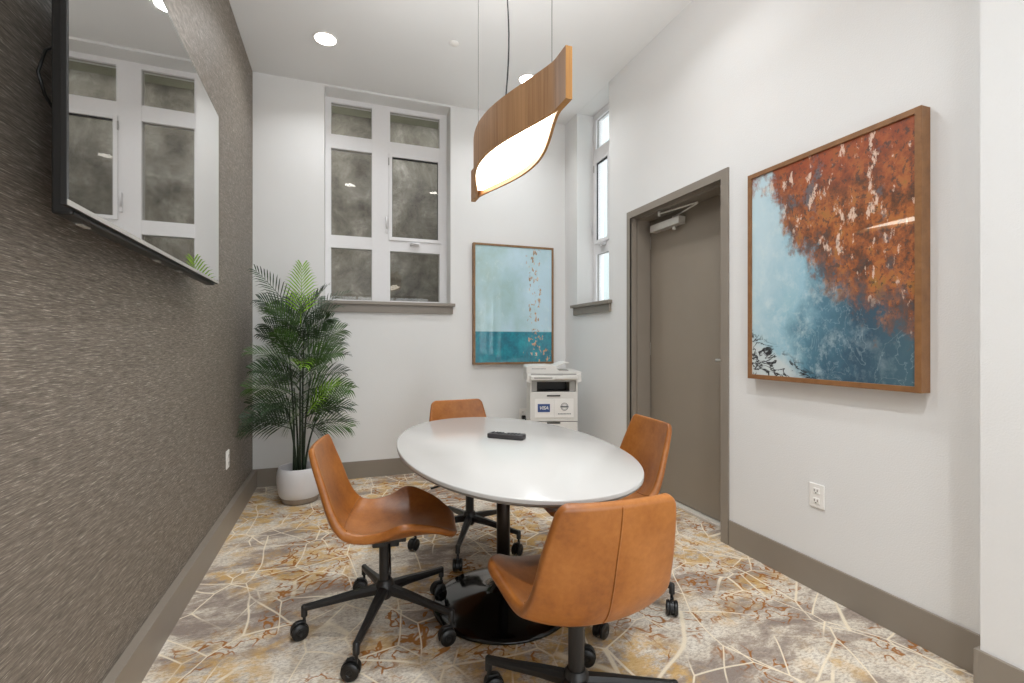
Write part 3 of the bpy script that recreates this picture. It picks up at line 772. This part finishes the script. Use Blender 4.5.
# ------------------------------------------------------------------ palm
PX, PY = -.303, 3.94
pl = thing('potted_palm', 'tall leafy green palm in a rounded white pot in the back left corner', 'potted plant', (PX, PY, 0))
b = B(); lathe(b, [(.0, .045), (.136, .045), (.147, .06), (.156, .10), (.162, .15), (.163, .20), (.159, .235), (.151, .262), (.146, .266), (.141, .262), (.146, .22), (.146, .20), (0, .20)], 56)
pot = obj('pot', b, 'pot', pl, smooth_angle=50)
b = B(); lathe(b, [(0, 0), (.112, 0), (.126, .008), (.1375, .045), (0, .045)], 56); obj('clay_band', b, 'pot_base', pot, smooth_angle=50)
b = B(); lathe(b, [(0, .200), (.145, .200), (.145, .206), (.08, .214), (0, .218)], 40); obj('soil', b, 'soil', pl)
rnd = random.Random(21)
def frond(base, az, el, length, droop, leaf_len, mat, nl=15, roll=0):
    b = B(); n = 14; p = Vector(base); pts = [p.copy()]; e = el; dirs = []
    for i in range(n):
        d = Vector((math.cos(az)*math.cos(e), math.sin(az)*math.cos(e), math.sin(e))); dirs.append(d)
        p = p + d*(length/n); pts.append(p.copy()); e -= droop/n
    dirs.append(dirs[-1])
    tube(b, pts, [.0042*(1-.75*i/n) for i in range(n+1)], 5)
    side0 = Vector((-math.sin(az), math.cos(az), 0))
    for i in range(nl):
        t = .18+.82*i/(nl-1); x = t*n; k = min(n-1, int(x)); q = pts[k].lerp(pts[k+1], x-k); d = dirs[k]; side = Matrix.Rotation(roll, 3, d) @ side0
        up = side.cross(d).normalized()*-1
        if up.z < 0 and abs(roll) < 1: up = -up
        ll = leaf_len*(.55+.75*math.sin(PI*min(1, .15+t*.78)))*(1-.25*t)
        for s in (-1, 1):
            out = (side*s*(.86-.30*t) + d*(.50+.45*t) + up*(.22+rnd.uniform(-.1, .1))*(1 if t < .9 else .4)).normalized()
            wv = d.cross(out).cross(out).normalized()*.0050*(leaf_len/.15)
            tip = q+out*ll + Vector((0, 0, -.018*rnd.random()-.012)); m1 = q+out*ll*.35+Vector((0,0,.003)); m2 = q+out*ll*.72
            A = b.verts.new(q-wv*.35); A2 = b.verts.new(q+wv*.35)
            v1 = b.verts.new(m1-wv); v2 = b.verts.new(m1+wv); v3 = b.verts.new(m2-wv*.7); v4 = b.verts.new(m2+wv*.7); v5 = b.verts.new(tip)
            b.faces.new((A, v1, v2, A2)); b.faces.new((v1, v3, v4, v2)); b.faces.new((v3, v5, v4))
    for v in b.verts:       # leaves that touch a wall lie against it
        v.co.x = max(v.co.x, XL-PX+.012); v.co.y = min(v.co.y, YB-PY-.015)
    o = obj('frond', b, mat, pl, recalc=False); return o
stems = []
for k in range(7):
    a = 2*PI*k/7+.3; r0 = .03+.015*(k % 2); top = (.62, 1.30, .85, 1.12, .72, 1.0, .93)[k]
    lean = (.09, .02, .07, .035, .085, .05, .06)[k]
    P0 = Vector((math.cos(a)*r0, math.sin(a)*r0, .205)); P1 = Vector((math.cos(a)*(r0+lean), math.sin(a)*(r0+lean), top))
    b = B(); pts = [P0.lerp(P1, i/8)+Vector((math.cos(a), math.sin(a), 0))*-.015*math.sin(PI*i/8) for i in range(9)]
    tube(b, pts, [.0095-.0045*i/8 for i in range(9)], 8); obj('stem', b, 'stem', pl); stems.append((P0, P1))
def wall_clear(az, reach):
    """shorten a frond whose tip would pass through a wall"""
    dx, dy = math.cos(az), math.sin(az); m = 9
    if dx < 0: m = min(m, (PX-XL-.035)/-dx)
    if dy > 0: m = min(m, (YB-PY-.035)/dy)
    return m
cr = .02
NF = 54
for i in range(NF):
    t = i/(NF-1)
    z = .58 + .80*t
    az = i*2.39996+.4
    el = R(22+42*t**1.4 + rnd.uniform(-12, 14)); ln = .36-.05*t + rnd.uniform(-.02, .03)
    droop = R(44-14*t)
    reach = ln*math.cos(el*.6)+.03
    mx = wall_clear(az, reach)
    if mx < reach+.09: el = max(el, R(30)); ln = min(ln, (mx-.07)/max(.35, math.cos(el*.75)))
    mat = 'leaf' if rnd.random() < .6 else 'leaf_mid'
    if i in (17, 29): mat = 'leaf_mid'
    frond((math.cos(az)*.02, math.sin(az)*.02, z-.03), az, el, max(.2, ln), droop, .15 if ln > .3 else .12, mat, roll=rnd.choice((-1, 1))*R(rnd.uniform(20, 80)))
frond((.01, -.10, 1.34), R(-80), R(80), .42, R(14), .15, 'leaf_bright', 15)
frond((-.02, -.06, 1.36), R(195), R(62), .44, R(20), .13, 'leaf', 15, R(-75))
frond((.02, 0, 1.36), R(20), R(46), .42, R(22), .10, 'leaf', 14, R(30))
frond((.05, -.06, .64), R(-25), R(44), .38, R(24), .13, 'leaf_mid', 15, R(65))
frond((.05, -.09, .66), R(-35), R(52), .36, R(20), .12, 'leaf_bright', 14, R(60))
frond((-.05, -.08, .56), R(190), R(24), .38, R(34), .15, 'leaf', 16, R(-60))
frond((-.04, -.07, .60), R(215), R(14), .36, R(40), .15, 'leaf')
frond((.05, -.03, .55), R(-8), R(20), .34, R(30), .13, 'leaf')
frond((0, -.05, 1.0), R(-80), R(40), .30, R(70), .12, 'leaf_bright', 11)

# ------------------------------------------------------------------ printer
pr = thing('printer', 'white floor-standing copier printer in the corner behind the table', 'printer', (1.765, 3.905, 0), -R(17))
hw = .205; fy = -.20; by = .20
b = B()
box(b, -hw, hw, fy, by, .05, .385, .006)            # lower cassette body
box(b, -hw, hw, fy, by, .387, .655, .006)           # front door block
box(b, -hw, -hw+.014, fy, by, .65, .83, .003); box(b, hw-.014, hw, fy, by, .65, .83, .003)
box(b, -hw+.01, hw-.01, fy+.19, by, .65, .83, .003)
obj('body', b, 'printer', pr)
b = B(); box(b, -hw+.014, hw-.014, fy+.17, fy+.19, .656, .775); box(b, -.11, .135, fy+.165, fy+.171, .665, .77)
box(b, -hw+.015, hw-.015, fy+.03, fy+.17, .650, .660); obj('output_bay', b, 'printer_dark', pr)
b = B(); box(b, -hw+.015, -.145, fy+.01, fy+.17, .658, .775, .003); box(b, .135, hw-.015, fy+.01, fy+.17, .658, .775, .003); box(b, -hw+.015, hw-.015, fy+.005, fy+.17, .752, .79, .003); obj('inner_side', b, 'printer_grey', pr)
b = B(); box(b, -.235, .235, fy-.02, by, .79, .86, .012)
vs = [(-.235, .735), (-.205, .735), (-.205, .80), (-.235, .80)]
for s in (-1, 1):      # angled cheeks of the scanner bed
    pr_ = [(s*.235, .80), (s*.235, .765), (s*.205, .735), (s*.195, .735), (s*.195, .80)]
    A = [b.verts.new((x, fy-.018, z)) for x, z in pr_]; C_ = [b.verts.new((x, by-.01, z)) for x, z in pr_]
    b.faces.new(A); b.faces.new(C_[::-1])
    for i in range(5): b.faces.new((A[i], A[(i+1)%5], C_[(i+1)%5], C_[i]))
obj('scanner_bed', b, 'printer', pr)
b = B(); box(b, -.20, .19, fy-.024, fy+.02, .848, .860, .002); box(b, -.085, .075, fy-.026, fy+.01, .846, .862, .001); obj('scanner_seam', b, 'printer_grey', pr)
b = B(); box(b, -.205, .0, fy-.06, fy, .795, .842, .008); box(b, -.01, .195, fy-.05, fy, .805, .842, .006); pn = obj('control_panel', b, 'printer', pr)
b = B(); box(b, -.175, -.02, fy-.0615, fy-.055, .812, .828, .001); obj('display', b, 'printer_grey', pn)
b = B()      # document feeder: tall left, sloping right
pf = [(-.235, .862), (-.235, .935), (-.222, .948), (-.03, .953), (.0, .945), (.045, .895), (.22, .892), (.235, .885), (.235, .862)]
A = [b.verts.new((x, fy-.01, z)) for x, z in pf]; C_ = [b.verts.new((x, by-.02, z)) for x, z in pf]; n = len(pf)
b.faces.new(A); b.faces.new(C_[::-1])
for i in range(n): b.faces.new((A[i], A[(i+1)%n], C_[(i+1)%n], C_[i]))
fd = obj('document_feeder', b, 'printer', pr)
b = B(); pf = [(.0, .938), (.06, .962), (.11, .978), (.135, .974), (.135, .968), (.11, .970), (.06, .952), (.005, .926)]
A = [b.verts.new((x, fy+.02, z)) for x, z in pf]; C_ = [b.verts.new((x, by-.06, z)) for x, z in pf]; n = len(pf)
b.faces.new(A); b.faces.new(C_[::-1])
for i in range(n): b.faces.new((A[i], A[(i+1)%n], C_[(i+1)%n], C_[i]))
obj('feeder_tray', b, 'printer', fd)
b = B(); box(b, .03, .125, fy-.008, fy+.10, .893, .905, .002); obj('feeder_slot', b, 'printer_grey', fd)
b = B(); 
for i in range(11): box(b, -.19+i*.011, -.182+i*.011, fy-.012, fy-.009, .915, .922)
obj('model_lettering', b, 'ink', fd)
b = B(); box(b, -.165, .17, fy-.006, fy, .445, .60, .003)
dr = obj('front_door', b, 'label_white', pr)
b = B(); box(b, .0015, .0025, fy-.0066, fy-.005, .45, .595); obj('door_seam', b, 'printer_grey', dr)
b = B(); box(b, -.06, .055, fy-.008, fy+.002, .617, .628, .002); box(b, -.06, .055, fy-.003, fy+.002, .372, .382, .002); obj('grip_recess', b, 'slot_dark', pr)
b = B(); box(b, -hw+.001, hw-.001, fy-.001, fy+.01, .384, .3875); obj('cassette_gap', b, 'slot_dark', pr)
b = B(); box(b, -.14, -.035, fy-.0085, fy-.006, .492, .558); st = obj('blue_sticker', b, 'label_blue', dr); st['label'] = 'small blue sticker with white letters'
def text(s, size, loc, mat, parent, name, rot=(PI/2, 0, 0), shear=0):
    cu = bpy.data.curves.new(name, 'FONT'); cu.body = s; cu.size = size; cu.align_x = 'CENTER'; cu.align_y = 'CENTER'; cu.extrude = .0004; cu.shear = shear; cu.offset = .0006
    o = bpy.data.objects.new(name, cu); COL.objects.link(o)
    bpy.context.view_layer.update()
    me = bpy.data.meshes.new_from_object(o.evaluated_get(bpy.context.evaluated_depsgraph_get())); bpy.data.objects.remove(o)
    me.materials.clear(); me.materials.append(M[mat])
    o = bpy.data.objects.new(name, me); COL.objects.link(o); o.parent = parent; o.location = loc; o.rotation_euler = rot; return o
text('VISA', .040, (-.088, fy-.009, .525), 'label_white', st, 'sticker_lettering', shear=.25)
b = B()      # round crest with a bar across and small caption strokes beneath
tube(b, [(.09+.030*math.cos(2*PI*k/32), fy-.0075, .535+.030*math.sin(2*PI*k/32)) for k in range(33)], .0022, 6)
tube(b, [(.09+.022*math.cos(2*PI*k/32), fy-.0075, .535+.022*math.sin(2*PI*k/32)) for k in range(33)], .0012, 6)
box(b, .055, .125, fy-.0085, fy-.006, .529, .541)
for i in range(9): box(b, .035+i*.0125, .044+i*.0125, fy-.0075, fy-.006, .472, .481)
obj('round_crest', b, 'ink', dr)
b = B()
for x in (-.17, .17):
    for y in (-.16, .16): lathe(b, [(0, 0), (.022, 0), (.022, .05), (0, .05)], 16, (x, y, 0))
obj('feet', b, 'black_plastic', pr)

KN = [(0,0), (.05,.05), (.385,.522), (.445,.556), (.60,.718), (.622,.744), (.655,.776), (.735,.855), (.795,.880), (.842,.917), (.855,.930), (.893,.955), (.953,1.003), (1.0,1.055)]
def zmap(z):
    for (a, p), (c, q) in zip(KN, KN[1:]):
        if z <= c: return p+(q-p)*(z-a)/(c-a)
    return z+.05
for o in [o for o in COL.objects if o.type == 'MESH']:
    r = o
    while r.parent: r = r.parent
    if r.name != 'printer': continue
    if o.name.startswith('sticker_lettering'): o.location.z = zmap(o.location.z); continue
    for v in o.data.vertices: v.co.z = zmap(v.co.z)

# ------------------------------------------------------------------ light
w = bpy.data.worlds.new('sky'); sc.world = w; w.use_nodes = True; nt = w.node_tree; nt.nodes.clear()
o = nt.nodes.new('ShaderNodeOutputWorld'); bg = nt.nodes.new('ShaderNodeBackground')
bg.inputs[0].default_value = (.93, .97, 1.0, 1); bg.inputs[1].default_value = 3.0
nt.links.new(bg.outputs[0], o.inputs[0])

# ------------------------------------------------------------------ camera
cam = bpy.data.cameras.new('camera'); co = bpy.data.objects.new('camera', cam); COL.objects.link(co)
cam.sensor_width = 36; cam.lens = 475*36/1024; cam.shift_y = 1.0/1024; cam.clip_start = .02
co.location = (0, 0, 1.2); co.rotation_euler = (PI/2, 0, -math.atan(169.5/475))
sc.camera = co
vs_ = sc.view_settings; vs_.view_transform = 'Standard'; vs_.look = 'None'; vs_.gamma = 1; vs_.use_curve_mapping = False
vs_.exposure = 0.67
try:
    sc.cycles.use_denoising = True; sc.cycles.adaptive_threshold = .005; sc.cycles.denoising_input_passes = 'RGB_ALBEDO_NORMAL'; sc.cycles.denoising_prefilter = 'ACCURATE'; sc.cycles.max_bounces = 10; sc.cycles.diffuse_bounces = 6; sc.cycles.glossy_bounces = 5
    sc.cycles.sample_clamp_indirect = 6; sc.cycles.caustics_reflective = False; sc.cycles.caustics_refractive = False
except Exception: pass
